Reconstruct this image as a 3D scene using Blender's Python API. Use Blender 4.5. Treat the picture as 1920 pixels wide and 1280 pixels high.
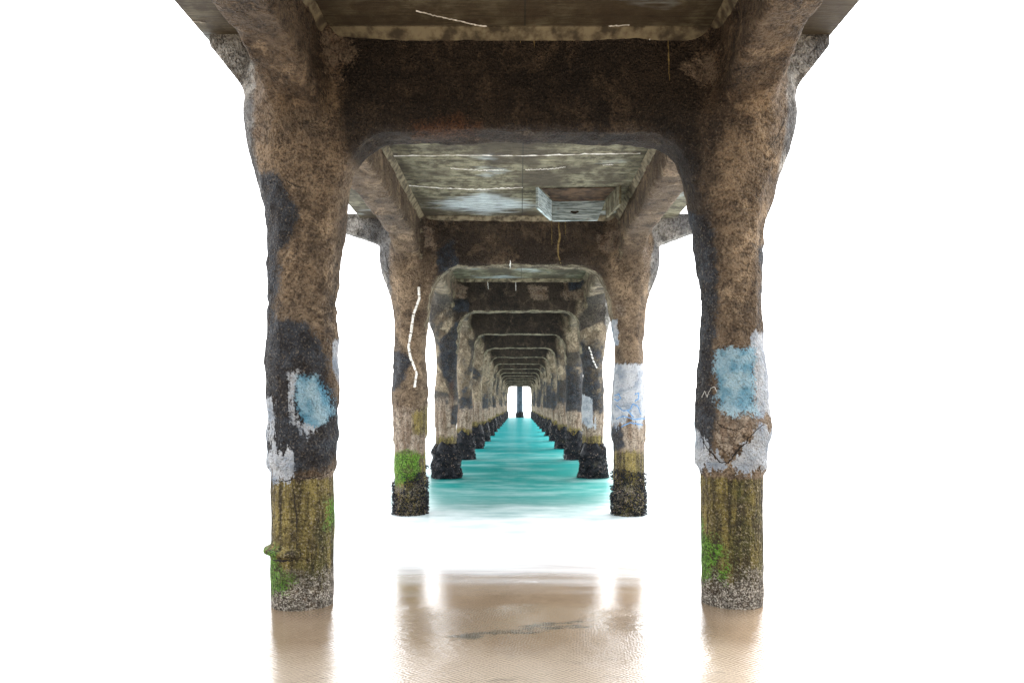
import bpy, math, random
import numpy as np
R = math.radians
random.seed(7)
for o in list(bpy.data.objects): bpy.data.objects.remove(o)
scene = bpy.context.scene

# ------------------------------------------------------------------ camera
F = 1317.0            # focal length in photo pixels (photo 1920 wide)
CX, CY = 974.0, 757.0 # vanishing point in the photo
Z0 = 1.9              # eye height above the sea
cd = bpy.data.cameras.new('camera'); cam = bpy.data.objects.new('camera', cd)
scene.collection.objects.link(cam); scene.camera = cam
cam.location = (0, 0, Z0); cam.rotation_euler = (R(90), 0, 0)
cd.sensor_width = 36; cd.lens = F/1920*36
cd.shift_x = -(CX-960)/1920; cd.shift_y = (CY-640)/1920
cd.clip_start = 0.05; cd.clip_end = 20000
scene.render.resolution_x = 1024; scene.render.resolution_y = 682

# ------------------------------------------------------------------ world, sun, exposure
SUN_EL, SUN_AZ = 58, 25
world = bpy.data.worlds.new('World'); scene.world = world; world.use_nodes = True
wn = world.node_tree.nodes; wl = world.node_tree.links; wn.clear()
sky = wn.new('ShaderNodeTexSky'); sky.sky_type = 'NISHITA'; sky.sun_disc = False
sky.sun_elevation = R(SUN_EL); sky.sun_rotation = R(SUN_AZ)
sky.air_density = 1.0; sky.dust_density = 1.2; sky.ozone_density = 1.0
hs = wn.new('ShaderNodeHueSaturation'); hs.inputs['Saturation'].default_value = 0.12
bg = wn.new('ShaderNodeBackground'); bg.inputs['Strength'].default_value = 0.15
wo = wn.new('ShaderNodeOutputWorld')
wl.new(sky.outputs[0], hs.inputs['Color']); wl.new(hs.outputs[0], bg.inputs[0]); wl.new(bg.outputs[0], wo.inputs[0])
sd = bpy.data.lights.new('sun', 'SUN'); so = bpy.data.objects.new('sun', sd); scene.collection.objects.link(so)
sd.energy = 0.8; sd.angle = R(30); sd.color = (1, .97, .93)
so.rotation_euler = (R(90-SUN_EL), 0, R(180-SUN_AZ))
so.location = (0, 0, 30)
scene.view_settings.view_transform = 'Standard'; scene.view_settings.look = 'None'
scene.view_settings.gamma = 1; scene.view_settings.use_curve_mapping = False
scene.view_settings.exposure = 2.85

# ------------------------------------------------------------------ helpers
def tag(o, label=None, cat=None, group=None, kind=None):
    if label: o['label'] = label
    if cat: o['category'] = cat
    if group: o['group'] = group
    if kind: o['kind'] = kind
    return o
def link(o, parent=None):
    scene.collection.objects.link(o)
    if parent: o.parent = parent
    return o
def make(name, verts, faces, mat, parent=None, loc=(0,0,0), smooth=True, normals=None, attrs=None):
    me = bpy.data.meshes.new(name)
    verts = np.asarray(verts, np.float32); 
    if isinstance(faces, np.ndarray):
        n = faces.shape[1]
        me.vertices.add(len(verts)); me.vertices.foreach_set('co', verts.ravel())
        me.loops.add(faces.size); me.loops.foreach_set('vertex_index', faces.astype(np.int32).ravel())
        me.polygons.add(len(faces))
        me.polygons.foreach_set('loop_start', np.arange(0, faces.size, n, dtype=np.int32))
        me.update(calc_edges=True)
    else:
        me.from_pydata([tuple(v) for v in verts.tolist()], [], faces); me.update()
    if smooth: me.polygons.foreach_set('use_smooth', [True]*len(me.polygons))
    if attrs:
        for k, a in attrs.items():
            at = me.color_attributes.new(k, 'FLOAT_COLOR', 'POINT')
            at.data.foreach_set('color', np.ascontiguousarray(a, np.float32).ravel())
    if normals is not None:
        me.normals_split_custom_set_from_vertices(normals.tolist())
    if mat: me.materials.append(mat)
    o = bpy.data.objects.new(name, me); o.location = loc
    return link(o, parent)

# periodic value noise ------------------------------------------------------
_rng = np.random.default_rng(3); _T = _rng.random((64, 64, 64)).astype(np.float32)
def vnoise(p, s, seed=0):
    q = p*s + seed*17.31
    i = np.floor(q).astype(np.int64); f = (q-i).astype(np.float32); f = f*f*(3-2*f); i &= 63; j = (i+1) & 63
    x, y, z = f[..., 0], f[..., 1], f[..., 2]
    a = _T[i[...,0], i[...,1], i[...,2]]*(1-x)+_T[j[...,0], i[...,1], i[...,2]]*x
    b = _T[i[...,0], j[...,1], i[...,2]]*(1-x)+_T[j[...,0], j[...,1], i[...,2]]*x
    c = _T[i[...,0], i[...,1], j[...,2]]*(1-x)+_T[j[...,0], i[...,1], j[...,2]]*x
    d = _T[i[...,0], j[...,1], j[...,2]]*(1-x)+_T[j[...,0], j[...,1], j[...,2]]*x
    return ((a*(1-y)+b*y)*(1-z)+(c*(1-y)+d*y)*z)*2-1
def fbm(p, s, seed=0, o=3):
    r = 0; a = 1
    for k in range(o): r = r + a*vnoise(p, s*2**k, seed+k); a *= .5
    return r/1.75
def sstep(a, b, x):
    t = np.clip((x-a)/(b-a), 0, 1); return t*t*(3-2*t)
def smin(a, b, k):
    h = np.clip(.5+.5*(b-a)/k, 0, 1); return b*(1-h)+a*h-k*h*(1-h)

# surface nets ---------------------------------------------------------------
def surface_nets(f, org, h):
    s = f < 0
    nx, ny, nz = f.shape
    c = [(i, j, k) for i in (0,1) for j in (0,1) for k in (0,1)]
    cnt = np.zeros((nx-1, ny-1, nz-1), np.int8)
    for i, j, k in c: cnt += s[i:nx-1+i, j:ny-1+j, k:nz-1+k]
    act = (cnt > 0) & (cnt < 8); idx = np.argwhere(act)
    ids = -np.ones(act.shape, np.int64); ids[act] = np.arange(len(idx))
    cv = {q: f[idx[:,0]+q[0], idx[:,1]+q[1], idx[:,2]+q[2]] for q in c}
    acc = np.zeros((len(idx), 3)); n = np.zeros(len(idx))
    for q in c:
        for ax in range(3):
            if q[ax] == 1: continue
            q2 = list(q); q2[ax] = 1; q2 = tuple(q2)
            a, b = cv[q], cv[q2]; m = (a < 0) != (b < 0)
            t = np.where(m, a/np.where(a == b, 1, a-b), 0)
            p = np.tile(np.array(q, float), (len(idx), 1)); p[:, ax] += t
            acc += p*m[:, None]; n += m
    v = (idx+acc/n[:, None])*h+np.array(org)
    faces = []
    for ax in range(3):
        u, w = (ax+1) % 3, (ax+2) % 3
        sl0 = [slice(None)]*3; sl1 = [slice(None)]*3
        sl0[ax] = slice(0, -1); sl1[ax] = slice(1, None)
        for q in (u, w): sl0[q] = slice(1, -1); sl1[q] = slice(1, -1)
        a, b = s[tuple(sl0)], s[tuple(sl1)]
        e = np.argwhere(a != b); flip = a[a != b]
        off = np.zeros(3, int); off[u] = 1; off[w] = 1; e = e+off
        def cell(du, dw):
            g = e.copy(); g[:, u] -= du; g[:, w] -= dw
            return ids[g[:,0], g[:,1], g[:,2]]
        qd = np.stack([cell(1,1), cell(0,1), cell(0,0), cell(1,0)], 1)
        qd[~flip] = qd[~flip][:, ::-1]
        faces.append(qd)
    fc = np.concatenate(faces); fc = fc[(fc >= 0).all(1)]
    return v, fc

# node helpers ---------------------------------------------------------------
class G:
    def __init__(s, name):
        s.m = bpy.data.materials.new(name); s.m.use_nodes = True; s.t = s.m.node_tree; s.t.nodes.clear()
        s.out = s.t.nodes.new('ShaderNodeOutputMaterial')
        s.geo = s.t.nodes.new('ShaderNodeNewGeometry').outputs['Position']
    def put(s, sock, v):
        if isinstance(v, bpy.types.NodeSocket): s.t.links.new(v, sock)
        elif v is not None:
            if sock.type == 'RGBA' and len(v) == 3: v = (*v, 1)
            sock.default_value = v
    def math(s, op, a, b=0.0, c=None, clamp=False):
        n = s.t.nodes.new('ShaderNodeMath'); n.operation = op; n.use_clamp = clamp
        s.put(n.inputs[0], a); s.put(n.inputs[1], b)
        if c is not None: s.put(n.inputs[2], c)
        return n.outputs[0]
    def noise(s, scale, detail=3, rough=.55, vec=None, dist=0.0):
        n = s.t.nodes.new('ShaderNodeTexNoise'); n.inputs['Scale'].default_value = scale
        n.inputs['Detail'].default_value = detail; n.inputs['Roughness'].default_value = rough
        n.inputs['Distortion'].default_value = dist
        s.put(n.inputs['Vector'], vec if vec is not None else s.geo); return n.outputs['Fac']
    def vor(s, scale, vec=None, feat='F1', out='Distance'):
        n = s.t.nodes.new('ShaderNodeTexVoronoi'); n.feature = feat; n.inputs['Scale'].default_value = scale
        s.put(n.inputs['Vector'], vec if vec is not None else s.geo); return n.outputs[out]
    def wave(s, scale, vec, dist=2, dscale=1.5, detail=2):
        n = s.t.nodes.new('ShaderNodeTexWave'); n.inputs['Scale'].default_value = scale
        n.inputs['Distortion'].default_value = dist; n.inputs['Detail'].default_value = detail
        n.inputs['Detail Scale'].default_value = dscale
        s.put(n.inputs['Vector'], vec); return n.outputs['Fac']
    def map(s, scale=(1,1,1), rot=(0,0,0), loc=(0,0,0), vec=None):
        n = s.t.nodes.new('ShaderNodeMapping'); n.inputs['Scale'].default_value = scale
        n.inputs['Rotation'].default_value = rot; n.inputs['Location'].default_value = loc
        s.put(n.inputs['Vector'], vec if vec is not None else s.geo); return n.outputs[0]
    def xyz(s):
        n = s.t.nodes.new('ShaderNodeSeparateXYZ'); s.put(n.inputs[0], s.geo); return n.outputs
    def ss(s, x, a, b, lo=0., hi=1.):
        n = s.t.nodes.new('ShaderNodeMapRange'); n.interpolation_type = 'SMOOTHSTEP'
        s.put(n.inputs[0], x); s.put(n.inputs[1], a); s.put(n.inputs[2], b); s.put(n.inputs[3], lo); s.put(n.inputs[4], hi)
        return n.outputs[0]
    def mix(s, f, a, b, mode='MIX'):
        n = s.t.nodes.new('ShaderNodeMix'); n.data_type = 'RGBA'; n.blend_type = mode
        s.put(n.inputs[0], f); s.put(n.inputs[6], a); s.put(n.inputs[7], b); return n.outputs[2]
    def attr(s, name):
        n = s.t.nodes.new('ShaderNodeAttribute'); n.attribute_name = name
        k = s.t.nodes.new('ShaderNodeSeparateColor'); s.put(k.inputs[0], n.outputs['Color'])
        return k.outputs[0], k.outputs[1], k.outputs[2], n.outputs['Alpha']
    def bump(s, h, strength=1., dist=.01, normal=None):
        n = s.t.nodes.new('ShaderNodeBump'); s.put(n.inputs['Height'], h); s.put(n.inputs['Strength'], strength)
        s.put(n.inputs['Distance'], dist)
        if normal is not None: s.put(n.inputs['Normal'], normal)
        return n.outputs[0]
    def bsdf(s, col, rough=.9, normal=None, spec=.3, **kw):
        n = s.t.nodes.new('ShaderNodeBsdfPrincipled'); s.put(n.inputs['Base Color'], col); s.put(n.inputs['Roughness'], rough)
        s.put(n.inputs['Specular IOR Level'], spec)
        for k, v in kw.items(): s.put(n.inputs[k.replace('_', ' ')], v)
        if normal is not None: s.put(n.inputs['Normal'], normal)
        return n.outputs[0]
    def done(s, sh): s.put(s.out.inputs['Surface'], sh); return s.m

# ------------------------------------------------------------------ materials
def concrete(name, cols, patch=1.0, vary=False):
    """rough sprayed concrete with patch masks A=(dark,white,blue,pale) B=(algae,moss,rust,shells)"""
    g = G(name)
    x, y, z = g.xyz()
    n1 = g.noise(1.1, 4, .6); n2 = g.noise(6, 4, .6); n3 = g.noise(52, 3, .7); n4 = g.noise(110, 2, .6); n5 = g.noise(20, 3, .6, dist=.6)
    stv = g.map((14, 14, .9)); st = g.noise(1.0, 4, .65, stv)
    st = g.mix(g.ss(z, 2.6, 3.2), st, n2)
    t = g.ss(g.math('ADD', g.math('MULTIPLY', n1, .6), g.math('MULTIPLY', n2, .4)), .36, .64)
    c = g.mix(t, cols[0], cols[1])
    tw = g.noise(3.1, 5, .7, g.map((1,1,.8), loc=(2,9,4)), .6)
    c = g.mix(g.ss(tw, .50, .64, 0, .8), c, cols[3])
    t2 = g.ss(g.noise(2.3, 5, .65, g.map((1,1,.6), loc=(7,3,1))), .5, .68)
    c = g.mix(g.math('MULTIPLY', t2, .6), c, cols[2])
    dk, wh, bl, pl = g.attr('patch_a'); al, ms, ru, sh = g.attr('patch_b'); dm, lit_rim, pale_lit, _ = g.attr('patch_c')
    j = g.math('ADD', g.math('MULTIPLY', g.math('SUBTRACT', n2, .5), .9), g.math('MULTIPLY', g.math('SUBTRACT', n3, .5), .9))
    js = g.math('ADD', g.math('MULTIPLY', g.math('SUBTRACT', st, .5), 1.3), g.math('MULTIPLY', j, .7))
    def m(a, jj=j, w=.05): return g.math('MULTIPLY', g.ss(g.math('ADD', a, jj), .5-w, .5+w), g.ss(a, .06, .22))
    if vary:   # old repairs and stains, different on every frame
        pv = g.noise(.62, 3, .5, g.map((1, .55, 1), loc=(3.1, .7, 5.2)), .8)
        c = g.mix(g.ss(g.math('ADD', pv, g.math('MULTIPLY', j, .12)), .56, .60, 0, .8), c, (.026, .030, .034))
        c = g.mix(g.ss(g.math('ADD', pv, g.math('MULTIPLY', j, .12)), .42, .37, 0, .6), c, (.40, .34, .24))
    # soot-dark damp faces of the cross beams; far frames darkened for recess shade
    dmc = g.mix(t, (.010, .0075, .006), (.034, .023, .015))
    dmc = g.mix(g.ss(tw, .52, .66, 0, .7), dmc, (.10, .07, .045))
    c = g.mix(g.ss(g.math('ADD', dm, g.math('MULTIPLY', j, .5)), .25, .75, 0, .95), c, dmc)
    # bare / pale cast concrete with vertical streaks
    pc = g.mix(g.ss(st, .35, .65), (.26, .18, .12), (.60, .50, .39))
    pc = g.mix(g.math('MULTIPLY', g.ss(n2, .5, .66), .65), pc, (.11, .07, .042))
    pc = g.mix(g.math('MULTIPLY', g.ss(z, 2.6, 3.2), .55), pc, (.17, .115, .07))
    c = g.mix(g.math('MULTIPLY', m(pl, j, .16), .9), c, pc)
    dc = g.mix(g.ss(n2, .35, .7), (.013, .017, .024), (.042, .056, .075))
    c = g.mix(g.math('MULTIPLY', m(dk, j, .12), .93), c, dc)
    # light under each frame's arch, painted as a pale lower edge
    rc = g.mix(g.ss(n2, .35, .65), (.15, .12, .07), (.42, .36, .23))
    c = g.mix(g.ss(g.math('ADD', lit_rim, g.math('MULTIPLY', j, .6)), .35, .75, 0, .85), c, rc)
    kc = g.mix(g.ss(n2, .38, .62), (.20, .19, .165), (.52, .50, .46))
    kc = g.mix(g.ss(n1, .5, .62, 0, .7), kc, (.06, .075, .095))
    c = g.mix(g.ss(g.math('ADD', pale_lit, g.math('MULTIPLY', j, .7)), .35, .7, 0, .9), c, kc)  # pale grey brackets; outer flares whitened, sky light put into the colour
    # algae
    ac = g.mix(g.ss(st, .36, .64), (.050, .040, .017), (.36, .28, .085))
    ac = g.mix(g.ss(n3, .56, .66), ac, (.36, .30, .19))
    ac = g.mix(g.math('MULTIPLY', g.ss(n1, .48, .62), .5), ac, (.12, .13, .03))
    ac = g.mix(g.math('MULTIPLY', g.ss(n2, .5, .62), .4), ac, (.055, .04, .028))
    c = g.mix(m(al, js, .2), c, ac)
    # shells and aggregate
    vc = g.vor(105, out='Color'); vs = g.t.nodes.new('ShaderNodeSeparateColor'); g.put(vs.inputs[0], vc)
    sc = g.mix(g.ss(vs.outputs[0], .25, .95), (.09, .075, .055), (.70, .63, .53))
    sc = g.mix(g.ss(n2, .5, .65, 0, .6), sc, (.13, .11, .075))
    c = g.mix(m(sh, g.math('MULTIPLY', j, 2.6), .45), c, sc)
    mc = g.mix(g.ss(n3, .35, .6), (.015, .05, .004), (.14, .36, .02))
    mc = g.mix(g.ss(n2, .5, .65, 0, .7), mc, (.10, .11, .03))
    c = g.mix(g.math('MULTIPLY', m(ms, g.math('MULTIPLY', j, 2.4), .15), .92), c, mc)
    c = g.mix(g.ss(g.math('ADD', ru, j), .3, .9, 0, .45), c, (.17, .065, .025))
    c = g.mix(g.ss(n5, .36, .52, .55, 0.), c, (.022, .015, .010))
    # pits between the grains and worn grain tops
    c = g.mix(g.ss(g.math('ADD', n3, g.math('MULTIPLY', g.math('SUBTRACT', n2, .5), .25)), .37, .50, .58, 0.), c, (.012, .009, .007))
    lt = g.mix(.5, c, (.60, .48, .34))
    c = g.mix(g.math('MULTIPLY', g.ss(n3, .55, .68, 0, .52), g.math('SUBTRACT', 1, g.math('MULTIPLY', dm, .75))), c, lt)
    wm = m(wh, g.mix(g.ss(z, 1.5, 1.75), g.math('MULTIPLY', js, 1.6), g.math('MULTIPLY', js, .7)), .07)
    wc = g.mix(g.ss(n2, .4, .7), (.62, .64, .66), (.30, .35, .42))
    wc = g.mix(g.ss(n1, .45, .65, 0, .6), wc, (.42, .46, .50))
    c = g.mix(g.math('MULTIPLY', wm, g.ss(n3, .34, .42, .25, 1.)), c, wc)
    bc = g.mix(g.ss(g.math('ADD', g.math('MULTIPLY', n2, .6), g.math('MULTIPLY', n1, .4)), .40, .60), (.12, .32, .45), (.42, .60, .68))
    bm = g.math('MULTIPLY', m(bl, g.math('MULTIPLY', j, 1.0), .12), g.ss(n3, .36, .45, .6, 1.))
    c = g.mix(bm, c, bc)
    vd = g.vor(48)
    h = g.math('ADD', g.math('MULTIPLY', n3, 1.3), g.math('MULTIPLY', n4, .4))
    h = g.math('ADD', h, g.math('MULTIPLY', n2, 2.2))
    h = g.math('ADD', h, g.math('MULTIPLY', n5, 2.4))
    h = g.math('ADD', h, g.math('MULTIPLY', vd, .7))
    nrm = g.bump(h, 1.0, .055*patch)
    return g.done(g.bsdf(c, .88, nrm, .25))
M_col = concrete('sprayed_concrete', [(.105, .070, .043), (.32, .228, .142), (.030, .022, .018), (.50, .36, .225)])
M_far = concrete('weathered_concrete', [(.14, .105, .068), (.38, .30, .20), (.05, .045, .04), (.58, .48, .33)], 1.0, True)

def deck_mat():
    g = G('board_marked_slab')
    x, y, z = g.xyz()
    bv = g.map((1.3, 10, 1)); b1 = g.noise(1.0, 5, .7, bv); b2 = g.noise(1., 5, .7, g.map((4, 75, 1)))
    n1 = g.noise(.9, 4, .6); n2 = g.noise(7, 5, .7)
    c = g.mix(g.ss(b1, .38, .62), (.050, .042, .024), (.17, .155, .095))
    c = g.mix(g.ss(n2, .45, .6, 0, .55), c, (.26, .25, .17))
    c = g.mix(g.ss(n2, .47, .36, 0, .7), c, (.028, .024, .016))
    c = g.mix(g.ss(n1, .44, .58, 0, .85), c, (.040, .030, .018))
    c = g.mix(g.ss(b2, .50, .60, 0, .9), c, (.020, .016, .012))
    # the first bay is darker and browner
    c = g.mix(g.ss(g.math('ADD', y, n1), 6.2, 6.9, .6, 0), c, (.05, .034, .018))
    # lit patch before the second frame painted pale, plus scattered lime bloom
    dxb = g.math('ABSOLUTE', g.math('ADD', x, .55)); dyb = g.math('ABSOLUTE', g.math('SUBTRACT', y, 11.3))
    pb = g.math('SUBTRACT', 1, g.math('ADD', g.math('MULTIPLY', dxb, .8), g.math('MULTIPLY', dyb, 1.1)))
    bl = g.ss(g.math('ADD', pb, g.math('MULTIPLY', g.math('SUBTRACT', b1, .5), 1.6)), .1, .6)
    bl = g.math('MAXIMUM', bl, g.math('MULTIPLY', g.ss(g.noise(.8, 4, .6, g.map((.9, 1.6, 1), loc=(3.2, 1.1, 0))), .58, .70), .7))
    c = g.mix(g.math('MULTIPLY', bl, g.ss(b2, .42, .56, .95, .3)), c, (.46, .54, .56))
    # board joints
    fr = g.math('FRACT', g.math('MULTIPLY', y, 1/.29)); jn = g.math('LESS_THAN', fr, .03)
    c = g.mix(g.math('MULTIPLY', jn, .5), c, (.02, .018, .014))
    # centre seam
    sx = g.math('ABSOLUTE', g.math('SUBTRACT', x, .045)); sm = g.math('LESS_THAN', sx, .008)
    c = g.mix(g.math('MULTIPLY', sm, .7), c, (.02, .018, .014))
    h = g.math('ADD', g.math('MULTIPLY', b2, .5), g.math('ADD', g.math('MULTIPLY', n2, .5), b1))
    h = g.math('SUBTRACT', h, g.math('MULTIPLY', jn, .3))
    return g.done(g.bsdf(c, .8, g.bump(h, .8, .012), .3))
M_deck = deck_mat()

def plain(name, c1, c2, scale=20, rough=.85, bd=.004):
    g = G(name); n = g.noise(scale, 4, .6)
    return g.done(g.bsdf(g.mix(g.ss(n, .35, .65), c1, c2), rough, g.bump(n, .8, bd), .3))
M_lime = plain('lime_deposit', (.75, .74, .70), (.5, .48, .42), 30)
M_cove = plain('lime_washed_cove', (.045, .035, .022), (.19, .16, .10), 9)
M_yel = plain('ochre_drip', (.13, .09, .035), (.26, .19, .08), 30)
M_scrib = plain('blue_spray_paint', (.07, .16, .30), (.12, .24, .40), 30)

def wood_mat():
    g = G('weathered_painted_board'); n = g.noise(1, 5, .7, g.map((4, 4, 60))); n2 = g.noise(4, 4, .6)
    c = g.mix(g.ss(n, .38, .6), (.10, .13, .13), (.42, .50, .50))
    c = g.mix(g.ss(n2, .55, .7, 0, .6), c, (.12, .11, .09))
    return g.done(g.bsdf(c, .8, g.bump(n, .7, .004), .3))
M_wood = wood_mat()
def mussel_mat():
    g = G('mussel_shells'); r, _, _, _ = g.attr('shell'); n = g.noise(35, 3, .6); n2 = g.noise(3, 4, .6)
    c = g.mix(g.ss(r, .0, .8), (.0015, .002, .003), (.008, .010, .015))
    c = g.mix(g.ss(r, .90, .97), c, (.20, .15, .12))
    c = g.mix(g.math('MULTIPLY', g.ss(n2, .6, .72), .35), c, (.07, .06, .03))
    return g.done(g.bsdf(c, .5, g.bump(n, .8, .012), .22))
M_mus = mussel_mat()

# ------------------------------------------------------------------ sand
def sand_z(x, y):
    z = -1.62-.030*(y-1.5)-.0013*np.maximum(y-6, 0)**2
    z = np.where(y < 0, -1.575-.03*y*.6, z)
    z = np.maximum(z, -6)
    z = z+np.where(y < -3, .085*(-3-np.maximum(y, -110)), 0)   # the beach climbs towards the land
    return z+Z0
def grid(xs, ys, fz):
    X, Y = np.meshgrid(xs, ys, indexing='ij'); Z = fz(X, Y)
    v = np.stack([X, Y, Z], -1).reshape(-1, 3); n, m = len(xs), len(ys)
    i = (np.arange(n-1)[:, None]*m+np.arange(m-1)[None]).ravel()
    return v, np.stack([i, i+m, i+m+1, i+1], 1)
def sand_mat():
    g = G('wet_sand'); x, y, z = g.xyz()
    w1 = g.wave(13, g.map((1, 1, 1), (0, 0, R(56))), 5, .9, 3); w2 = g.wave(12, g.map((1, 1, 1), (0, 0, R(-52))), 6, .9, 3)
    ripple_l = g.ss(g.noise(.7, 3, .5), .35, .6)
    w = g.math('ADD', g.math('MULTIPLY', w1, ripple_l), g.math('MULTIPLY', w2, g.math('SUBTRACT', 1.15, ripple_l)))
    n = g.noise(160, 3, .6); n1 = g.noise(1.4, 5, .6); nf = g.noise(30, 3, .6)
    edge = g.math('ADD', y, g.math('MULTIPLY', g.math('SUBTRACT', g.noise(1.2, 3, .5), .5), .7))
    rip = g.ss(edge, 5.9, 6.25, 1, .10)            # ripples only where the film of water has drained
    dry = g.math('MULTIPLY', g.ss(edge, 4.3, 5.3, 1, 0), 1.)
    c = g.mix(g.ss(n1, .35, .65), (.210, .148, .094), (.275, .20, .13))
    c = g.mix(g.math('MULTIPLY', g.math('SUBTRACT', 1, rip), .35), c, (.21, .15, .10))
    c = g.mix(g.math('MULTIPLY', dry, .75), c, (.50, .42, .33))
    c = g.mix(g.ss(n, .56, .70, 0, .5), c, (.05, .04, .03))
    # dark mineral sand lying in bands
    dv = g.noise(1.0, 5, .7, g.map((2.6, 6.5, 1), (0, 0, R(-14)), (1.3, .35, 0)))
    ly = g.math('ABSOLUTE', g.math('SUBTRACT', y, g.math('ADD', 5.38, g.math('MULTIPLY', x, .30))))
    lx = g.math('ABSOLUTE', g.math('SUBTRACT', x, .05))
    band = g.math('MULTIPLY', g.ss(ly, .04, .20, 1, 0), g.ss(lx, .35, .75, 1, 0))
    dm = g.ss(g.math('ADD', g.math('MULTIPLY', band, .29), dv), .66, .84)
    dm2 = g.math('MULTIPLY', g.ss(dv, .56, .72), g.ss(y, 4.3, 4.9, .7, 0))
    c = g.mix(g.math('MULTIPLY', g.math('MAXIMUM', dm, dm2), .85), c, (.035, .042, .040))
    c = g.mix(g.math('LESS_THAN', g.vor(9), .03), c, (.6, .56, .5))
    c = g.mix(g.math('MULTIPLY', rip, g.ss(w, .15, .75, .5, 0)), c, (.09, .062, .04))
    c = g.mix(g.math('MULTIPLY', rip, g.ss(w, .8, 1.1, 0, .35)), c, (.45, .36, .26))
    h = g.math('ADD', g.math('MULTIPLY', g.math('MULTIPLY', w, rip), .0012), g.math('MULTIPLY', nf, .0008))
    h = g.math('ADD', h, g.math('MULTIPLY', n, .0006))
    rough = g.ss(dry, 0, 1, .07, .13)
    return g.done(g.bsdf(c, rough, g.bump(h, 1., 1.), .5, IOR=1.6))
xs = np.concatenate([[-3000, -800, -200, -60, -30], np.linspace(-12, 12, 97), [30, 60, 200, 800, 3000]])
ys = np.concatenate([[-400, -110, -60, -30, -18, -10, -6, -4], np.linspace(-3, 14, 137), [18, 25, 40, 120, 400, 4000]])
v, f = grid(xs, ys, lambda X, Y: sand_z(X, Y)+.012*np.sin(X*.9+1)*(np.abs(X) < 14))
sand = make('sand', v, f, sand_mat()); tag(sand, 'wet rippled tan sand under and around the pier', 'sand', kind='structure')

# ------------------------------------------------------------------ sea
def sea_mat():
    g = G('long_exposure_sea'); x, y, z = g.xyz()
    ax = g.math('ABSOLUTE', x)
    st = g.noise(1.0, 6, .62, g.map((.45, .9, 1), (0, 0, R(4)))); st2 = g.noise(1., 5, .65, g.map((1.3, 2.6, 1), (0, 0, R(-5))))
    lo = g.noise(1., 3, .5, g.map((.10, .22, 1), loc=(4, 2, 0)))
    yy = g.math('ADD', y, g.math('MULTIPLY', g.math('SUBTRACT', st, .5), 4.5))
    yy = g.math('SUBTRACT', yy, g.math('MULTIPLY', g.math('POWER', ax, 1.6), .38))
    yy = g.math('ADD', yy, g.math('MULTIPLY', g.math('SUBTRACT', st2, .5), 2.2))
    foam_glare = g.ss(yy, 8.8, 16.8, 1., 0.)
    foam_glare = g.math('POWER', foam_glare, 2.3)
    fs = g.math('MULTIPLY', g.ss(g.math('ADD', g.math('MULTIPLY', st, .6), g.math('ADD', g.math('MULTIPLY', st2, .4), g.math('MULTIPLY', lo, .35))), .60, .95), g.ss(y, 14, 60, .26, .10))
    foam_glare = g.math('MAXIMUM', foam_glare, fs)
    foam_glare = g.math('MAXIMUM', foam_glare, g.math('MULTIPLY', g.ss(g.math('ADD', ax, g.math('ADD', g.math('MULTIPLY', st, 1.2), g.ss(y, 97, 104, 0, 5))), 2.45, 3.9), g.ss(st2, .2, .6, .55, .8)))  # open water beside and beyond the pier whitened to paint in sky glare
    wc = g.mix(g.ss(lo, .35, .65), (.0, .105, .092), (.0, .155, .138))
    deep = g.ss(y, 13, 45, 0, 1)
    wc = g.mix(deep, wc, (.0, .20, .205))
    c = g.mix(foam_glare, wc, (.82, .84, .85))
    nb = g.noise(1, 3, .5, g.map((2.5, 7, 1)))
    nrm = g.bump(g.math('ADD', nb, g.math('MULTIPLY', st2, .6)), .35, .02)
    d = g.t.nodes.new('ShaderNodeBsdfDiffuse'); g.put(d.inputs[0], c); g.put(d.inputs['Normal'], nrm)
    gl = g.t.nodes.new('ShaderNodeBsdfGlossy'); gl.inputs['Roughness'].default_value = .28; g.put(gl.inputs['Normal'], nrm)
    fr = g.t.nodes.new('ShaderNodeFresnel'); fr.inputs[0].default_value = 1.33
    fac = g.math('MULTIPLY', g.math('MINIMUM', fr.outputs[0], .11), g.math('SUBTRACT', 1, g.math('MULTIPLY', foam_glare, .8)))
    ms = g.t.nodes.new('ShaderNodeMixShader'); g.put(ms.inputs[0], fac); g.put(ms.inputs[1], d.outputs[0]); g.put(ms.inputs[2], gl.outputs[0])
    # the thin, fading edge of the wash over the sand
    ye = g.math('ADD', y, g.math('MULTIPLY', g.math('SUBTRACT', g.noise(1, 5, .6, g.map((.5, 3.5, 1))), .5), 1.9))
    al = g.ss(ye, 6.3, 9.2)
    tr = g.t.nodes.new('ShaderNodeBsdfTransparent')
    m2 = g.t.nodes.new('ShaderNodeMixShader'); g.put(m2.inputs[0], al); g.put(m2.inputs[1], tr.outputs[0]); g.put(m2.inputs[2], ms.outputs[0])
    return g.done(m2.outputs[0])
SEA = -1.91+Z0
xs = np.concatenate([[-6000, -1500, -300, -80, -30], np.linspace(-12, 12, 61), [30, 80, 300, 1500, 6000]])
ys = np.concatenate([np.linspace(6.4, 14, 77), np.linspace(15, 110, 60), [200, 500, 2000, 9000]])
v, f = grid(xs, ys, lambda X, Y: np.maximum(SEA+.012*np.sin(X*1.1+Y*.7)*np.exp(-np.abs(X)/9)*(Y < 40)+0*X, sand_z(X, Y)+.012*np.sin(X*.9+1)*(np.abs(X) < 14)+.006))
sea = make('sea', v, f, sea_mat()); tag(sea, 'smooth turquoise water fading to white surf', 'sea', kind='structure')

# ------------------------------------------------------------------ the pier
L = 6.0
def depth(k): return (k+1.04)*L
pier = bpy.data.objects.new('pier', None); pier.location = (0, 0, Z0); link(pier)
tag(pier, 'old concrete pier seen from beneath, paired columns marching out to sea', 'pier')

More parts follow.
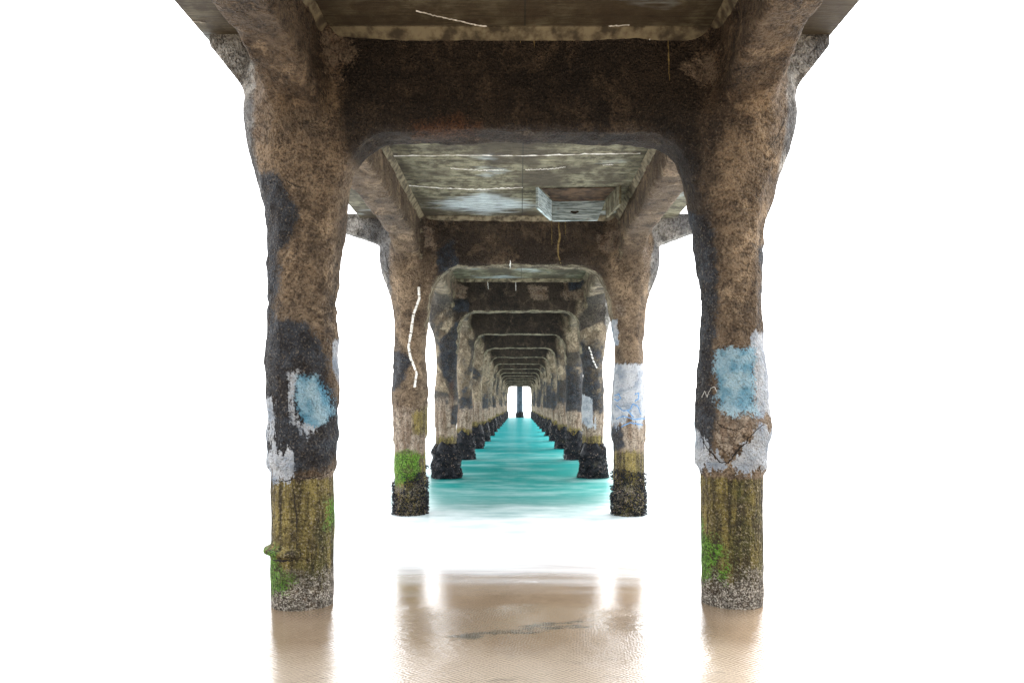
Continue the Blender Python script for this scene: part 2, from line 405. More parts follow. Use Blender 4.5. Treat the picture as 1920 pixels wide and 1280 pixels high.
def bent_sdf(P, D, br, seed, px):
    """P: points relative to the bent (x, y along the pier, z from eye level)"""
    x, y, z = P[..., 0], P[..., 1], P[..., 2]
    W = P.copy(); W[..., 1] += D
    ax = np.abs(x); sg = np.sign(x)
    cx = ax-(1.905-.02*sg*(D < 8))
    rj = .268+.032*sstep(-.02, .03, z+px[0]+.07*np.sin(3*x+5*y+seed)+.0*x)
    rj = rj+.02*np.sin(z*2.1+seed+sg)*sstep(-.3, .4, z)-.028*sstep(.1, .9, z)+.05*sstep(.9, 2.0, z)
    col = np.sqrt(cx**2+y**2)-rj
    gb = 2.72-.22*sstep(1.1, .2, np.abs(y))
    cg = ax-1.9
    gird = np.maximum(np.abs(cg)-.215, np.maximum(gb-z, z-3.3)); gird = gird-.0
    # rounded lower corners of the girder
    qx = np.maximum(np.abs(cg)-.155, 0); qz = np.maximum(gb+.06-z, 0)
    gird = np.maximum(np.minimum(gird, 9), np.where((qx > 0) & (qz > 0), np.hypot(qx, qz)-.06, -9))
    # cross frame plate with a rounded opening
    rx, rz = px[1]; ox, oz = 1.60-rx, px[2]-rz
    u = np.maximum(ax-.2*sstep(1.7, .7, z)-ox, 0)/rx; w = np.maximum(z-oz, 0)/rz
    q_ = np.hypot(u, w); gr = np.hypot(u/rx, w/rz)/np.maximum(q_, 1e-3)
    op = np.where(q_ < .05, -.5, (q_-1)/np.maximum(gr, 1.0))
    th = .205
    plate = np.maximum(np.maximum(-op, np.abs(y)-th), np.maximum(ax-1.95, z-3.3))
    plate = np.maximum(plate, (-op+np.abs(y)-th)*.707+.035)
    plate = np.maximum(plate, .4-z)
    # capital swelling on the outer face
    e = np.sqrt(((ax-2.08)/.36)**2+(y/.30)**2+((z-2.56)/.64)**2); cap = (e-1)*.3
    # bracket
    t0, t1, zb0, zb1 = br
    zb = zb0+(zb1-zb0)*(ax-t0)/(t1-t0)
    brk = np.maximum(np.maximum(ax-t1, 1.95-ax), np.maximum((zb-z)*.85, z-3.3)); brk = np.maximum(brk, np.abs(y)-.15)
    s = smin(col, plate, .20); s = smin(s, gird, .16); s = smin(s, cap, .22); s = smin(s, brk, .07)
    near = np.abs(s) < .14
    n = np.zeros_like(s); Q = W[near]
    amp = np.where(z[near] > -.6, 1., .45)*(1-.7*sstep(2.2, 2.5, ax[near]))
    n[near] = amp*(.034*fbm(Q, 1.7, 1, 3)+.020*fbm(Q, 6., 9, 3)+(.010*vnoise(Q, 17., seed+15) if D < 14 else 0))
    return s+n

def poly_sd(px, py, poly):
    """signed distance in pixels (negative inside)"""
    P = np.array(poly, float); n = len(P); d = np.full(px.shape, 1e9); ins = np.zeros(px.shape, bool)
    for i in range(n):
        a, b = P[i], P[(i+1) % n]; e = b-a
        t = np.clip(((px-a[0])*e[0]+(py-a[1])*e[1])/(e@e+1e-9), 0, 1)
        d = np.minimum(d, np.hypot(px-a[0]-t*e[0], py-a[1]-t*e[1]))
        c = ((a[1] > py) != (b[1] > py)) & (px < (b[0]-a[0])*(py-a[1])/(b[1]-a[1]+1e-12)+a[0])
        ins ^= c
    return np.where(ins, -d, d)

def build_bent(k, h, seed, br=(2.2, 2.70, 2.5, 3.12), step=.56, rad=(.5, .65), top=2.38, ylo=-3.0, yhi=3.0, extra=None):
    D = depth(k)
    x = np.arange(-br[1]-.2, br[1]+.2+h, h); y = np.arange(ylo-h*2, yhi+h*3, h); z = np.arange(-2.45, 3.36, h)
    f = np.empty((len(x), len(y), len(z)), np.float32)
    for i in range(0, len(x), 24):
        X = np.stack(np.meshgrid(x[i:i+24], y, z, indexing='ij'), -1)
        s = bent_sdf(X, D, br, seed, (step, rad, top))
        if extra is not None: s = extra(X, s)
        f[i:i+24] = s
    v, fc = surface_nets(f, (x[0], y[0], z[0]), h)
    # normals from the field
    gi = np.clip(((v-np.array([x[0], y[0], z[0]]))/h), 1, np.array(f.shape)-2.001); i0 = np.floor(gi).astype(int)
    nr = np.zeros_like(v)
    # area-weighted vertex normals over the whole bent, so the parts share one smooth shading
    a, b, c, d = (v[fc[:, q]] for q in range(4)); fn = np.cross(c-a, d-b)
    for q in range(4): np.add.at(nr, fc[:, q], fn)
    nr /= np.linalg.norm(nr, axis=1)[:, None]+1e-9
    return v, fc, nr

PATCH = {}   # (bent) -> list of (channel, polygon in photo pixels); channels 0-3 = A, 4-7 = B
def paint(v, nr, k, seed, mirror=False):
    D = depth(k); P = v.copy(); P[:, 1] += D
    A = np.zeros((len(v), 8), np.float32)
    px = CX+F*P[:, 0]/P[:, 1]; py = CY-F*P[:, 2]/P[:, 1]; s = F/D
    front = (nr*P).sum(1) < .3*np.linalg.norm(P, axis=1)
    for ch, poly, in PATCH.get(k, []):
        sd = poly_sd(px, py, poly)/s
        m = np.where(front, np.clip(.5-sd/.22, 0, 1), 0)
        A[:, ch] = np.maximum(A[:, ch], m)
    z = v[:, 2]; colm = (np.abs(v[:, 0]) > 1.45) & (z < 2.2)
    w = fbm(P, .9, seed+3, 3); w2 = fbm(P, .55, seed+20, 2)
    if k == 0:
        lo = sstep(-.58, -.68, z+.05*w)*.85*sstep(-1.78, -1.5, z)
        A[:, 4] = np.maximum(A[:, 4], lo)
        A[:, 7] = np.maximum(A[:, 7], sstep(-1.32, -1.62, z+.12*w)*.9)
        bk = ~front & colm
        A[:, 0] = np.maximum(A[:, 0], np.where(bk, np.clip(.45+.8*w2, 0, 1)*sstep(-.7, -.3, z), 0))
    else:
        A[:, 3] = np.maximum(A[:, 3], np.where(colm, sstep(.25, -.25, z+.35*w)*.75, 0))
        A[:, 4] = np.maximum(A[:, 4], np.where(colm, sstep(-.68, -.95, z+.15*w)*.8, 0))
        if k > 1:
            A[:, 0] = np.maximum(A[:, 0], np.where(colm, np.clip(.38+1.1*w2, 0, 1)*sstep(-.5, -.1, z)*sstep(1.9, 1.4, z), 0))
            A[:, 6] = np.maximum(A[:, 6], np.where(colm, .42*sstep(.35, .6, fbm(P, 1.6, seed+31, 2))*sstep(.6, .2, z), 0))
        A[:, 7] = np.maximum(A[:, 7], np.where(colm, sstep(-1.2, -1.5, z)*.4, 0))
    if k == 1: A[:, 0] = np.maximum(A[:, 0], np.where(colm, sstep(-1.08, -1.28, z+.2*w)*.85, 0))
    # lighter spalls and grey patches on the cross beams
    bm = (np.abs(v[:, 0]) < 1.5) & (z > 2.2)
    A[:, 3] = np.maximum(A[:, 3], np.where(bm, .62*sstep(.35, .6, fbm(P, 1.3, seed+50, 2)), 0)*(k > 0))
    A[:, 3] = np.maximum(A[:, 3], np.where(bm & (nr[:, 2] < -.45), 0, 0))
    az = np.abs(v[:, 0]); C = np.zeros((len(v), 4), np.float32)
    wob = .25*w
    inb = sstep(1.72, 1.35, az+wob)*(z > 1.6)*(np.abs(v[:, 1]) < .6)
    C[:, 0] = np.where(front | (k > 1), inb, inb*.6)*(1. if k == 0 else .62 if k == 1 else .85)  # far frames get extra dark, recess shade painted over the stain
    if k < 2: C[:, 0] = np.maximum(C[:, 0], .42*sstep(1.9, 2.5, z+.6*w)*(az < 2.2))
    lit_rim = sstep(.6, .92, np.where(z > 1.3, -nr[:, 2]*(az < 1.75)-np.sign(v[:, 0])*nr[:, 0]*sstep(1.2, 1.5, az)*.8, 0))*(np.abs(v[:, 1]) < .45)
    C[:, 1] = lit_rim*(.12 if k == 0 else .6 if k == 1 else 1.05)  # light on the arch undersides, stored as a colour mask
    C[:, 2] = sstep(2.12, 2.30, az+wob*.5)*sstep(1.5, 2.0, z)*(.8 if k > 0 else .72)  # pale brackets, and sky light painted on the outer flares
    return np.concatenate([A, C], 1)

def split_parts(v, fc, nr, A, k, mats, labels=None):
    c = v[fc].mean(1); ax = np.abs(c[:, 0])
    side = np.where(c[:, 0] < 0, 0, 1)
    code = np.full(len(fc), -1)
    gir = (np.abs(c[:, 1]) > .50) & (ax > 1.3)
    brk = (ax > 2.53) & (c[:, 2] > 2.3) & ~gir
    bm = (ax < 1.5) & ~gir
    code[:] = 0+side; code[gir] = 2+side[gir]; code[brk] = 4+side[brk]; code[bm] = 6
    code[c[:, 2] > 3.27] = -1
    names = ['column', 'column', 'girder', 'girder', 'bracket', 'bracket', 'cross_beam']
    out = {}
    for q in range(7):
        sel = fc[code == q]
        if not len(sel): continue
        u, inv = np.unique(sel, return_inverse=True); inv = inv.reshape(sel.shape)
        bx = [-1.9, 1.9, -1.9, 1.9, -2.5, 2.5, 0][q]
        base = np.array([bx, 0, 0.0])
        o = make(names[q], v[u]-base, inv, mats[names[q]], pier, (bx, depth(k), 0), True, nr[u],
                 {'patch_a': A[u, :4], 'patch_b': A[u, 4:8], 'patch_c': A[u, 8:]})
        if labels and q in labels: o['label'] = labels[q]
        out[q] = o
    return out

# ---- patches traced where they sit on the nearest frames
DARK, WHITE, BLUE, PALE, ALG, MOSS, RUST, SHELL = range(8)
PATCH[0] = [
 (DARK, [(440,325),(520,325),(545,365),(560,400),(550,450),(525,475),(520,540),(515,600),(500,620),(440,600)]),
 (DARK, [(430,560),(515,600),(545,598),(575,610),(600,640),(610,665),(620,720),(648,790),(645,850),(600,882),(540,885),(500,870),(430,800),(430,700)]),
 (BLUE, [(556,700),(590,705),(610,720),(622,745),(625,775),(610,792),(590,805),(566,792),(555,770),(552,740)]),
 (WHITE, [(540,700),(562,694),(560,720),(554,755),(566,788),(600,788),(598,806),(575,813),(548,797),(541,760)]),
 (WHITE, [(620,640),(680,632),(680,745),(636,725),(624,690)]),
 (WHITE, [(460,838),(550,842),(553,862),(545,885),(550,892),(535,902),(512,897),(460,880)]),
 (WHITE, [(450,745),(511,745),(512,835),(450,835)]),
 (PALE, [(562,893),(600,893),(627,880),(630,908),(610,915),(575,908)]),
 (PALE, [(586,960),(604,950),(618,930),(624,1000),(616,1045),(604,1030),(592,1010)]),
 (MOSS, [(500,1040),(518,1042),(520,1080),(545,1090),(540,1108),(500,1112)]),
 (MOSS, [(616,945),(632,940),(632,990),(618,985)]),
 (MOSS, [(485,1030),(512,1030),(516,1050),(490,1052)]),
 (RUST, [(540,1102),(552,1100),(552,1116),(544,1120)]),
 (PALE, [(462,130),(492,160),(508,200),(500,262),(468,270),(450,200)]),  # sky light on the left outer flare, painted as a pale tint
 (DARK, [(1260,400),(1325,400),(1340,440),(1348,500),(1345,580),(1338,650),(1342,780),(1335,850),(1260,850),(1260,500)]),
 (DARK, [(1424,460),(1500,460),(1500,630),(1440,660),(1430,600)]),
 (BLUE, [(1344,655),(1360,655),(1416,652),(1418,690),(1416,772),(1370,774),(1347,762),(1340,700)]),
 (WHITE, [(1408,630),(1424,625),(1490,635),(1490,782),(1420,778),(1412,700),(1408,650)]),
 (WHITE, [(1270,790),(1312,815),(1323,840),(1342,862),(1350,870),(1330,880),(1270,868)]),
 (WHITE, [(1378,852),(1405,820),(1425,795),(1490,830),(1490,880),(1400,884),(1372,872)]),
 (PALE, [(1336,777),(1400,780),(1440,790),(1430,800),(1400,820),(1378,848),(1355,840),(1340,815)]),
 (MOSS, [(1306,970),(1322,1000),(1345,1008),(1352,1040),(1340,1062),(1330,1085),(1306,1085)]),
 (MOSS, [(1345,1055),(1372,1065),(1368,1085),(1345,1080)]),
 (PALE, [(1446,150),(1490,140),(1495,200),(1490,280),(1446,250),(1452,190)]),  # sky light on the right outer flare, painted as a pale tint
 (PALE, [(604,55),(640,62),(668,95),(655,125),(640,140),(612,135),(606,90)]),
 (PALE, [(618,138),(645,138),(640,150),(622,150)]),
 (PALE, [(1278,125),(1300,105),(1345,88),(1354,110),(1350,150),(1325,160),(1300,148)]),
 (RUST, [(770,228),(860,212),(900,232),(895,258),(775,258)]),
]
PATCH[1] = [
 (DARK, [(735,655),(762,660),(772,680),(760,705),(750,725),(735,735)]),
 (ALG, [(772,780),(802,760),(803,815),(778,812)]), (MOSS, [(735,852),(770,846),(792,858),(782,892),(765,905),(735,908)]),
 (WHITE, [(1146,683),(1220,680),(1220,770),(1200,800),(1180,780),(1160,802),(1146,790)]),
 (DARK, [(1172,690),(1200,688),(1200,745),(1182,750)]),
 (DARK, [(1146,800),(1165,795),(1170,835),(1146,850)]),
 (WHITE, [(1146,600),(1158,600),(1158,645),(1146,650)]),
 (PALE, [(1155,565),(1170,560),(1170,590),(1155,592)]),
 (PALE, [(795,425),(812,430),(818,470),(796,462)]), (PALE, [(712,455),(735,470),(735,510),(718,505)]),
 (DARK, [(820,470),(850,450),(860,500),(820,515)]),
 (PALE, [(1120,440),(1165,430),(1160,470),(1125,475)]),
 
 (PALE, [(1205,470),(1222,460),(1222,520),(1212,530)]),
]
PATCH[2] = [
 (DARK, [(822,640),(860,600),(865,700),(850,735),(830,700)]), (DARK, [(846,760),(862,755),(862,800),(846,795)]),
 (RUST, [(842,718),(851,712),(851,762),(845,772)]),
 (WHITE, [(1087,738),(1110,745),(1116,800),(1100,802),(1088,785)]),
 (PALE, [(845,530),(878,538),(872,562),(848,558)]), (PALE, [(990,536),(1026,536),(1026,560),(1000,562)]),
 (PALE, [(1070,545),(1102,543),(1096,562),(1075,562)]), (DARK, [(848,560),(880,560),(880,585),(850,585)]),
 (DARK, [(1062,520),(1095,520),(1090,540),(1065,545)]),
]

def ledge(X, s):
    # broken fin of the old casing low on the left column, and the torn jacket edge on the right one
    a = np.hypot(X[..., 0]+1.9, X[..., 1]); ang = np.arctan2(X[..., 1], X[..., 0]+1.9)   # -pi = left
    w = sstep(-1.35, -1.75, ang)*(ang < 0)+sstep(2.5, 2.9, ang)
    zt = -1.285
    fin = np.maximum(np.abs(X[..., 2]-zt-.01)-.022, a-(.285+.07*w)) 
    fin = np.where(w > .02, fin, 9); s = smin(s, fin, .05)
    b = np.sqrt(((X[..., 0]-1.90)/.29)**2+((X[..., 1]+.06)/.30)**2+((X[..., 2]+.22)/.20)**2)
    return smin(s, (b-1)*.2, .08)
MATS = {q: M_col for q in ('column', 'girder', 'bracket', 'cross_beam')}
MATS1 = MATS; MATS2 = {q: M_far for q in MATS}
cols = {}
v, fc, nr = build_bent(0, .027, 1, extra=ledge, ylo=-4.5, rad=(.5, .78), top=2.36)
cols[0] = split_parts(v, fc, nr, paint(v, nr, 0, 1), 0, MATS, {
    0: 'nearest left column, charcoal patch with a pale blue and white paint dab, mossy ledge near the sand',
    1: 'nearest right column, large pale blue paint patch above a torn rough jacket edge',
    6: 'nearest cross beam, almost black damp face with tan spalls at both ends'})
v, fc, nr = build_bent(1, .035, 2, br=(2.2, 3.5, 2.68, 3.14), step=.6, rad=(.6, .85))
cols[1] = split_parts(v, fc, nr, paint(v, nr, 1, 2), 1, MATS1, {
    0: 'second left column with a wavy white bead line and bright green moss above the mussels',
    1: 'second right column with a band of white paint and blue scribbles'})
v, fc, nr = build_bent(2, .045, 3)
cols[2] = split_parts(v, fc, nr, paint(v, nr, 2, 3), 2, MATS2)
NB = 16
tmpl = []
for q in range(3):
    v, fc, nr = build_bent(3+q, .06, 5+q)
    cols[3+q] = split_parts(v, fc, nr, paint(v, nr, 3+q, 5+q), 3+q, MATS2); tmpl.append(cols[3+q])
for k in range(6, NB):
    cols[k] = {}
    for q, o in tmpl[(k*2) % 3].items():
        c = o.copy(); c.location = (o.location[0], depth(k), 0); c.parent = pier; scene.collection.objects.link(c); cols[k][q] = c

# the frames behind the viewer, towards the beach
for k in range(-9, 0):
    for q, o in tmpl[k % 3].items():
        if k == -1 and q < 2: continue
        c = o.copy(); c.location = (o.location[0], depth(k), 0); c.parent = pier; scene.collection.objects.link(c)

# deck slab ------------------------------------------------------------------
def boxv(x0, x1, y0, y1, z0, z1):
    v = [(x, y, z) for x in (x0, x1) for y in (y0, y1) for z in (z0, z1)]
    return v, [(0,1,3,2), (4,6,7,5), (0,4,5,1), (2,3,7,6), (0,2,6,4), (1,5,7,3)]
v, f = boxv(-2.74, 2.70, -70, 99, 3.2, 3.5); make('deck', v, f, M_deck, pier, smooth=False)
# little cove strips where the slab meets the frames
v = []; f = []
def prism(y0, y1, x0, x1, s, ax):
    b = len(v)
    if ax == 'y':   # runs along y; x0 = girder face, s = direction toward the middle
        for yy in (y0, y1): v.extend([(x0, yy, 3.21), (x0, yy, 3.10), (x0+s*.06, yy, 3.19), (x0+s*.06, yy, 3.21)])
    else:
        for xx in (x0, x1): v.extend([(xx, y0, 3.21), (xx, y0, 3.12), (xx, y0+s*.09, 3.19), (xx, y0+s*.09, 3.21)])
    f.extend([(b, b+1, b+5, b+4), (b+1, b+2, b+6, b+5), (b+2, b+3, b+7, b+6), (b, b+3, b+2, b+1), (b+4, b+5, b+6, b+7)])
for k in range(0, 6):
    D = depth(k)
    prism(D-L+.2 if k else -4, D-.2, -1.68, 0, 1, 'y'); prism(D-L+.2 if k else -4, D-.2, 1.68, 0, -1, 'y')
    prism(D-.2, 0, -1.68, 1.68, -1, 'x')
make('cove_strip', v, f, M_cove, pier, smooth=False)

# strips laid on real surfaces (drips, cracks, beads) -------------------------
def strip(name, pts, w, mat, parent, t=.006, fade=True):
    """ribbon in the x-z plane, or x-y for ceilings: pts are (x,y,z) in eye coords, w half-width"""
    V = []; Fc = []
    pts = np.array(pts, float); n = len(pts)
    for i in range(n):
        d = pts[min(i+1, n-1)]-pts[max(i-1, 0)]; d /= np.linalg.norm(d)+1e-9
        up = np.array([0, -1, 0]) if parent_kind == 'wall' else np.array([0, 0, -1])
        s = np.cross(d, up); s /= np.linalg.norm(s)+1e-9
        ww = w*(1 if not fade else (.25+.75*math.sin(math.pi*min(1, (i+.6)/n))))*random.uniform(.7, 1.2)
        V += [pts[i]-s*ww, pts[i]+up*t, pts[i]+s*ww]
    for i in range(n-1):
        a = 3*i; Fc += [(a, a+1, a+4, a+3), (a+1, a+2, a+5, a+4)]
    return V, Fc
deps = bpy.context.evaluated_depsgraph_get()
from mathutils import Vector
from mathutils.bvhtree import BVHTree
_bvh = {}
def hit(o, px, py):
    """point of object o (mesh under the pier) where photo pixel (px,py) falls on it"""
    if o.name not in _bvh:
        me = o.data; vs = [x.co+o.location for x in me.vertices]; _bvh[o.name] = BVHTree.FromPolygons(vs, [p.vertices[:] for p in me.polygons])
    d = Vector(((px-CX)/F, 1, (CY-py)/F)).normalized()
    h = _bvh[o.name].ray_cast(Vector((0, 0, 0)), d)
    return None if h[0] is None else (np.array(h[0]), np.array(h[1]))
def densify(pts, n, jit=0):
    P = np.array(pts, float); out = []
    seg = np.hypot(*(P[1:]-P[:-1]).T); cum = np.concatenate([[0], np.cumsum(seg)])
    for t in np.linspace(0, cum[-1], n):
        i = min(np.searchsorted(cum, t, 'right')-1, len(seg)-1); u = (t-cum[i])/seg[i]
        out.append(P[i]*(1-u)+P[i+1]*u+np.random.default_rng(int(t*10)).normal(0, jit, 2))
    return out
def mark(name, o, pts, wpx, mat, n=30, jit=.4, t=.006, taper=True, gap=None):
    V = []; Fc = []; prev = None; ps = densify(pts, n, jit); rr = random.Random(len(pts)*7+n)
    for i, p in enumerate(ps):
        h = hit(o, *p)
        if h is None or (gap and i % gap == gap-1): prev = None; continue
        c, nn = h; w = wpx*c[1]/F*.5*((.3+.7*math.sin(math.pi*(i+.7)/(n+.4))) if taper else 1)*rr.uniform(.75, 1.2)
        q = ps[min(i+1, n-1)]-ps[max(i-1, 0)]; q = q/np.linalg.norm(q)
        s = np.array([q[1], 0, q[0]]); s = s-nn*(s@nn); s /= np.linalg.norm(s)+1e-9
        b = len(V); V += [c+nn*.001-s*w, c+nn*t, c+nn*.001+s*w]
        if prev is not None: a = prev; Fc += [(a, a+1, b+1, b), (a+1, a+2, b+2, b+1)]
        prev = b
    if not Fc: return
    loc = np.array(o.location)
    return make(name, np.array(V)-loc, Fc, mat, o, smooth=False)
beam0, beam1, beam2 = cols[0][6], cols[1][6], cols[2][6]
for pts, w, m in [([(1253,72),(1254,110),(1255,152)], 4, M_yel), ([(1358,42),(1361,80),(1362,120)], 3, M_yel), ([(1353,150),(1353,163)], 2, M_yel),
                  ([(1000,66),(1002,90)], 3, M_yel), ([(975,68),(976,80)], 3, M_yel), ([(1218,56),(1219,66),(1218,76)], 8, M_lime),
                  ([(633,165),(633,178)], 2, M_yel), ([(1227,56),(1226,70)], 4, M_lime)]:
    mark('drip_stain', beam0, pts, w*.6, m, 12, .5)
for pts, w, m in [([(1046,412),(1050,440),(1046,470),(1052,500)], 6, M_yel), ([(1035,412),(1034,460)], 2, M_yel), ([(1060,412),(1060,440)], 2, M_yel),
                  ([(957,488),(957,502)], 4, M_lime), ([(806,480),(806,497)], 2, M_yel), ([(870,404),(872,412)], 4, M_lime)]:
    mark('drip_stain', beam1, pts, w*.6, m, 14, .6)
for pts, w, m in [([(914,526),(916,542)], 2.5, M_lime), ([(967,528),(967,546)], 2.5, M_lime)]:
    mark('drip_stain', beam2, pts, w*.6, m, 8, .3)
mark('crack_bead', cols[1][0], [(785,538),(786,560),(775,590),(771,620),(766,650),(770,672),(781,698),(777,726)], 4.6, M_lime, 260, .25, .01, False, 24)
mark('crack_bead', cols[2][1], [(1104,650),(1108,660),(1112,675),(1119,690)], 2.6, M_lime, 60, .3, .01, False, 9)
for pts in [[(1152,742),(1160,738),(1164,746),(1158,752),(1152,748)], [(1190,740),(1198,736),(1196,748),(1190,752)], [(1155,785),(1170,780),(1190,786),(1212,784)],
            [(1165,800),(1180,792),(1205,796)], [(1156,760),(1168,770),(1182,768),(1186,756),(1196,762),(1202,778)], [(1176,768),(1188,782)]]:
    mark('painted_scribble', cols[1][1], pts, 2.2, M_scrib, 22, .4, .004, False)
mark('painted_scribble', cols[0][1], [(1316,745),(1322,732),(1326,745),(1332,728),(1340,724),(1345,735)], 1, M_lime, 20, .4, .004, False)

M_crk = plain('dark_crack_and_shadow', (.008, .006, .005), (.02, .016, .012), 30)
for o, pts, w in [(cols[0][0], [(507,897),(522,902),(540,901),(556,893),(580,896),(600,893),(626,880)], 2.4), (cols[0][0], [(512,1049),(530,1051),(549,1049)], 4),  # the short line at the ledge is its shadow, drawn dark
                  (cols[0][1], [(1312,815),(1320,830),(1335,851),(1352,867),(1366,868),(1378,850),(1403,822),(1420,806),(1430,796)], 3.2),
                  (cols[0][1], [(1338,780),(1352,800),(1375,806),(1400,800)], 1.8), (cols[0][0], [(530,335),(555,350),(575,352)], 1.6),
                  (cols[0][1], [(1474,195),(1470,230),(1455,262),(1435,285)], 1.8), (cols[1][0], [(722,470),(727,500),(740,520)], 1.6),
                  (cols[0][0], [(548,905),(556,960),(556,1030)], 1.8)]:
    mark('crack_and_shadow', o, pts, w, M_crk, 40, .9, .002, True)
# cracks with lime on the slab underside (flat beads just below z = 3.2)
def ceil_line(pts, wpx, n=40):
    V = []; Fc = []; ps = densify(pts, n, .35); rr = random.Random(n)
    for i, p in enumerate(ps):
        d = F*3.2/(CY-p[1]); x = (p[0]-CX)*d/F
        w = wpx*rr.choice((.05, .2, .4, .8))*d*d/F/3.2*.5
        V += [(x, d-w, 3.198), (x, d, 3.190), (x, d+w, 3.198)]
        if i: a = 3*(i-1); b = 3*i; Fc += [(a, a+1, b+1, b), (a+1, a+2, b+2, b+1)]
    make('lime_crack', V, Fc, M_lime, pier, smooth=False)
for pts, w in [([(735,292),(850,291),(980,292),(1080,289),(1200,287)], 3), ([(845,315),(900,319),(945,318)], 2.2), ([(985,318),(1040,316),(1060,312)], 2),
               ([(760,347),(820,352),(900,355),(980,351)], 2.5), ([(1130,309),(1150,308)], 2), ([(780,20),(830,32),(900,48),(975,54)], 3), ([(975,53),(1100,52),(1180,46)], 2),
               ([(362,40),(385,42)], 3)]:
    ceil_line(pts, w, 50)

# ------------------------------------------------------------------ mussels
def shells(rng, n, z0, z1, r0, mask=None, size=.03):
    V = []; Fc = []; C = []
    a = rng.uniform(0, 2*math.pi, n); z = rng.uniform(z0, z1, n)
    base = np.array([(1,0,0),(-1,0,0),(0,1,0),(0,-1,0),(0,0,1),(0,0,-1),(.6,.6,.35),(-.6,-.5,.4)])[:6]
    tri = [(0,2,4),(2,1,4),(1,3,4),(3,0,4),(2,0,5),(1,2,5),(3,1,5),(0,3,5)]
    for i in range(n):
        if mask is not None and not mask(a[i], z[i]): continue
        rr = r0(a[i], z[i])
        n_ = np.array([math.cos(a[i]), math.sin(a[i]), 0.]); 
        dv = n_+rng.normal(0, .55, 3); dv /= np.linalg.norm(dv)
        s1 = np.cross(dv, rng.normal(0, 1, 3)); s1 /= np.linalg.norm(s1); s2 = np.cross(dv, s1)
        L_ = size*rng.uniform(.7, 1.4); c = n_*rr+np.array([0, 0, z[i]])
        P = c+base[:, :1]*dv*L_+base[:, 1:2]*s1*L_*.55+base[:, 2:3]*s2*L_*.4
        b = len(V); V.extend(P); Fc.extend([(b+t[0], b+t[1], b+t[2]) for t in tri]); C.extend([rng.random()]*6)
    return V, Fc, C
def crust(seed, k, top, bot=-2.1, r=.335, nsh=700, mask=None, size=.03):
    rng = np.random.default_rng(seed); na, nz = 56, 26
    ph = rng.uniform(0, 6, 6)
    def rr(a, z):
        q = np.array([[math.cos(a)*.35, math.sin(a)*.35, z]])+seed*3.3
        e = (z-bot)/(top-bot); prof = math.sin(min(1, max(0, 1-e)*2.6)*math.pi/2)**.6
        return .27+(r-.27)*prof+.05*float(vnoise(q, 5.)[0])*prof+.028*float(vnoise(q, 15.)[0])*prof
    V = []; Fc = []; C = []
    if mask is None:
        for j in range(nz):
            for i in range(na):
                a = 2*math.pi*i/na; tz = top+.07*math.sin(2*a+ph[0])+.05*math.sin(5*a+ph[1])
                z = bot+(tz-bot)*j/(nz-1); R_ = rr(a, bot+(top-bot)*j/(nz-1))
                if j == nz-1: R_ = .25
                V.append((R_*math.cos(a), R_*math.sin(a), z)); C.append(rng.random()*.5)
        for j in range(nz-1):
            for i in range(na): i2 = (i+1) % na; Fc.append((j*na+i, j*na+i2, (j+1)*na+i2, (j+1)*na+i))
    sv, sf, sc = shells(rng, nsh, bot, top+.03, (lambda a, z: rr(a, z)+.004) if mask is None else (lambda a, z: rng.uniform(.275, r-.025)), mask, size)
    b = len(V); V += sv; Fc += [tuple(x+b for x in t) for t in sf]; C += sc
    return V, Fc, C
def add_crust(data, parent, me=None):
    if me is None:
        V, Fc, C = data; A = np.repeat(np.array(C)[:, None], 4, 1)
        o = make('mussel_crust', V, Fc, M_mus, parent, smooth=False, attrs={'shell': A})
    else:
        o = bpy.data.objects.new('mussel_crust', me); link(o, parent)
    o['kind'] = 'stuff'; return o
def m1(side, seed):
    def f(a, z):
        if z < -1.62: return True
        q = np.array([[math.cos(a)*.33, math.sin(a)*.33, z]])+seed
        t = -1.18+.12*math.cos(a) if side == 0 else -1.12
        if z > t: return False
        return float(vnoise(q, 4.)[0])*.7+float(vnoise(q, 9.)[0])*.3 > -.30+.55*max(0, (z+1.5)/.4)
    return f
for sidx in (0, 1):
    add_crust(crust(40+sidx, 1, -1.08, r=.345, nsh=4200, mask=m1(sidx, 5+sidx), size=.019), cols[1][sidx])
    add_crust(crust(50+sidx, 2, -1.05, r=.365, nsh=3200, size=.028), cols[2][sidx])
meshes = []
for k in range(3, NB):
    for sidx in (0, 1):
        if len(meshes) < 6:
            o = add_crust(crust(60+k*2+sidx, k, random.uniform(-1.02, -.92), r=random.uniform(.36, .39), nsh=1100, size=.036), cols[k][sidx]); meshes.append(o.data)
        else:
            o = add_crust(None, cols[k][sidx], meshes[(k*3+sidx) % 6]); o.rotation_euler = (0, 0, random.uniform(0, 6.28))

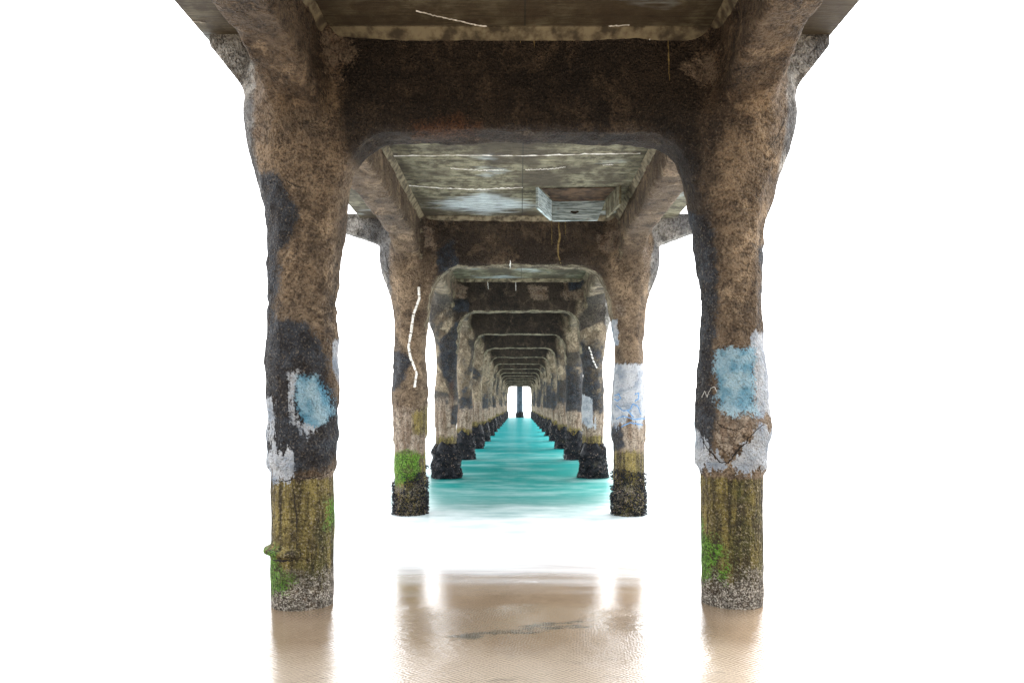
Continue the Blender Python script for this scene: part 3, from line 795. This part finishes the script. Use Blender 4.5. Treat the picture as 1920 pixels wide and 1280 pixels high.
# end of the pier: a broad central pile --------------------------------------
n = 8; V = []; Fc = []
for z, r in [(-2.3, .50), (-1.2, .50), (-1.15, .47), (2.4, .47), (2.8, .60), (3.2, .60)]:
    for i in range(n): V.append((r*math.cos(math.pi/8+i*math.pi/4), r*math.sin(math.pi/8+i*math.pi/4), z))
for j in range(5):
    for i in range(n): i2 = (i+1) % n; Fc.append((j*n+i, j*n+i2, (j+1)*n+i2, (j+1)*n+i))
M_pile = plain('hazed_pile_concrete', (.03, .045, .06), (.06, .085, .11), 3)  # blue haze of distance put into the pile colour
pile = make('end_pile', V, Fc, M_pile, pier, (.04, 98, 0), smooth=False)
add_crust(crust(99, 9, -1.0, r=.56, nsh=500, size=.05), pile)
v, f = boxv(-2.6, 2.6, 97.3, 98.7, 2.5, 3.19); make('end_beam', v, f, M_pile, pier, smooth=False)

# ------------------------------------------------------------------ open board hood under the slab
hood = bpy.data.objects.new('drain_hood', None); hood.location = (.9, 10.7, Z0+3.19); link(hood)
tag(hood, 'pale weathered board hood hanging under the deck slab, open towards the beach', 'hood')
def panel(name, p, q, zb, mat, th=.035, lab=None, zt=0.006, taper=(0, 0)):
    p, q = np.array(p, float), np.array(q, float); d = (q-p)/np.linalg.norm(q-p); nrm = np.array([-d[1], d[0]])
    o = np.array([.9, 10.7]); V = []
    for zz, tp in ((zt, (0, 0)), (zb, taper)):
        for e, s in ((p+d*tp[0], 0), (q-d*tp[1], 0), (q-d*tp[1], 1), (p+d*tp[0], 1)):
            w = e+nrm*th*s-o; V.append((w[0], w[1], zz))
    ob = make(name, V, [(0,1,2,3), (7,6,5,4), (0,4,5,1), (1,5,6,2), (2,6,7,3), (3,7,4,0)], mat, hood, smooth=False)
    if lab: ob['label'] = lab
    return ob
panel('side_panel', (.275, 10.36), (.515, 11.08), -.30, M_wood)
bp = panel('back_panel', (.52, 11.1), (1.35, 11.06), -.30, M_wood, taper=(0, .12))
panel('side_panel', (1.355, 11.04), (1.46, 10.3), -.27, M_deck)
V = [(-.03+.07*math.cos(t), -.006, .02*math.sin(t)*(1+.4*math.sin(3*t))) for t in np.linspace(0, 2*math.pi, 14, endpoint=False)]
M_hole = plain('dark_rust_hole', (.01, .008, .006), (.03, .018, .01))
hv = make('rust_hole', [(x+.0, 11.073-10.7+y, z-.17) for x, y, z in V], [tuple(range(14))], M_hole, bp, smooth=False)
V = [(.33, 10.42), (.55, 11.07), (1.32, 11.03), (1.42, 10.36)]
M_sof = plain('rust_stained_soffit', (.016, .010, .006), (.075, .045, .025), 6, .9, .02)
make('stained_soffit', [(x-.9, y-10.7, zz) for zz in (.004, -.004) for x, y in V], [(0,1,2,3), (7,6,5,4), (0,4,5,1), (1,5,6,2), (2,6,7,3), (3,7,4,0)], M_sof, hood, smooth=False)
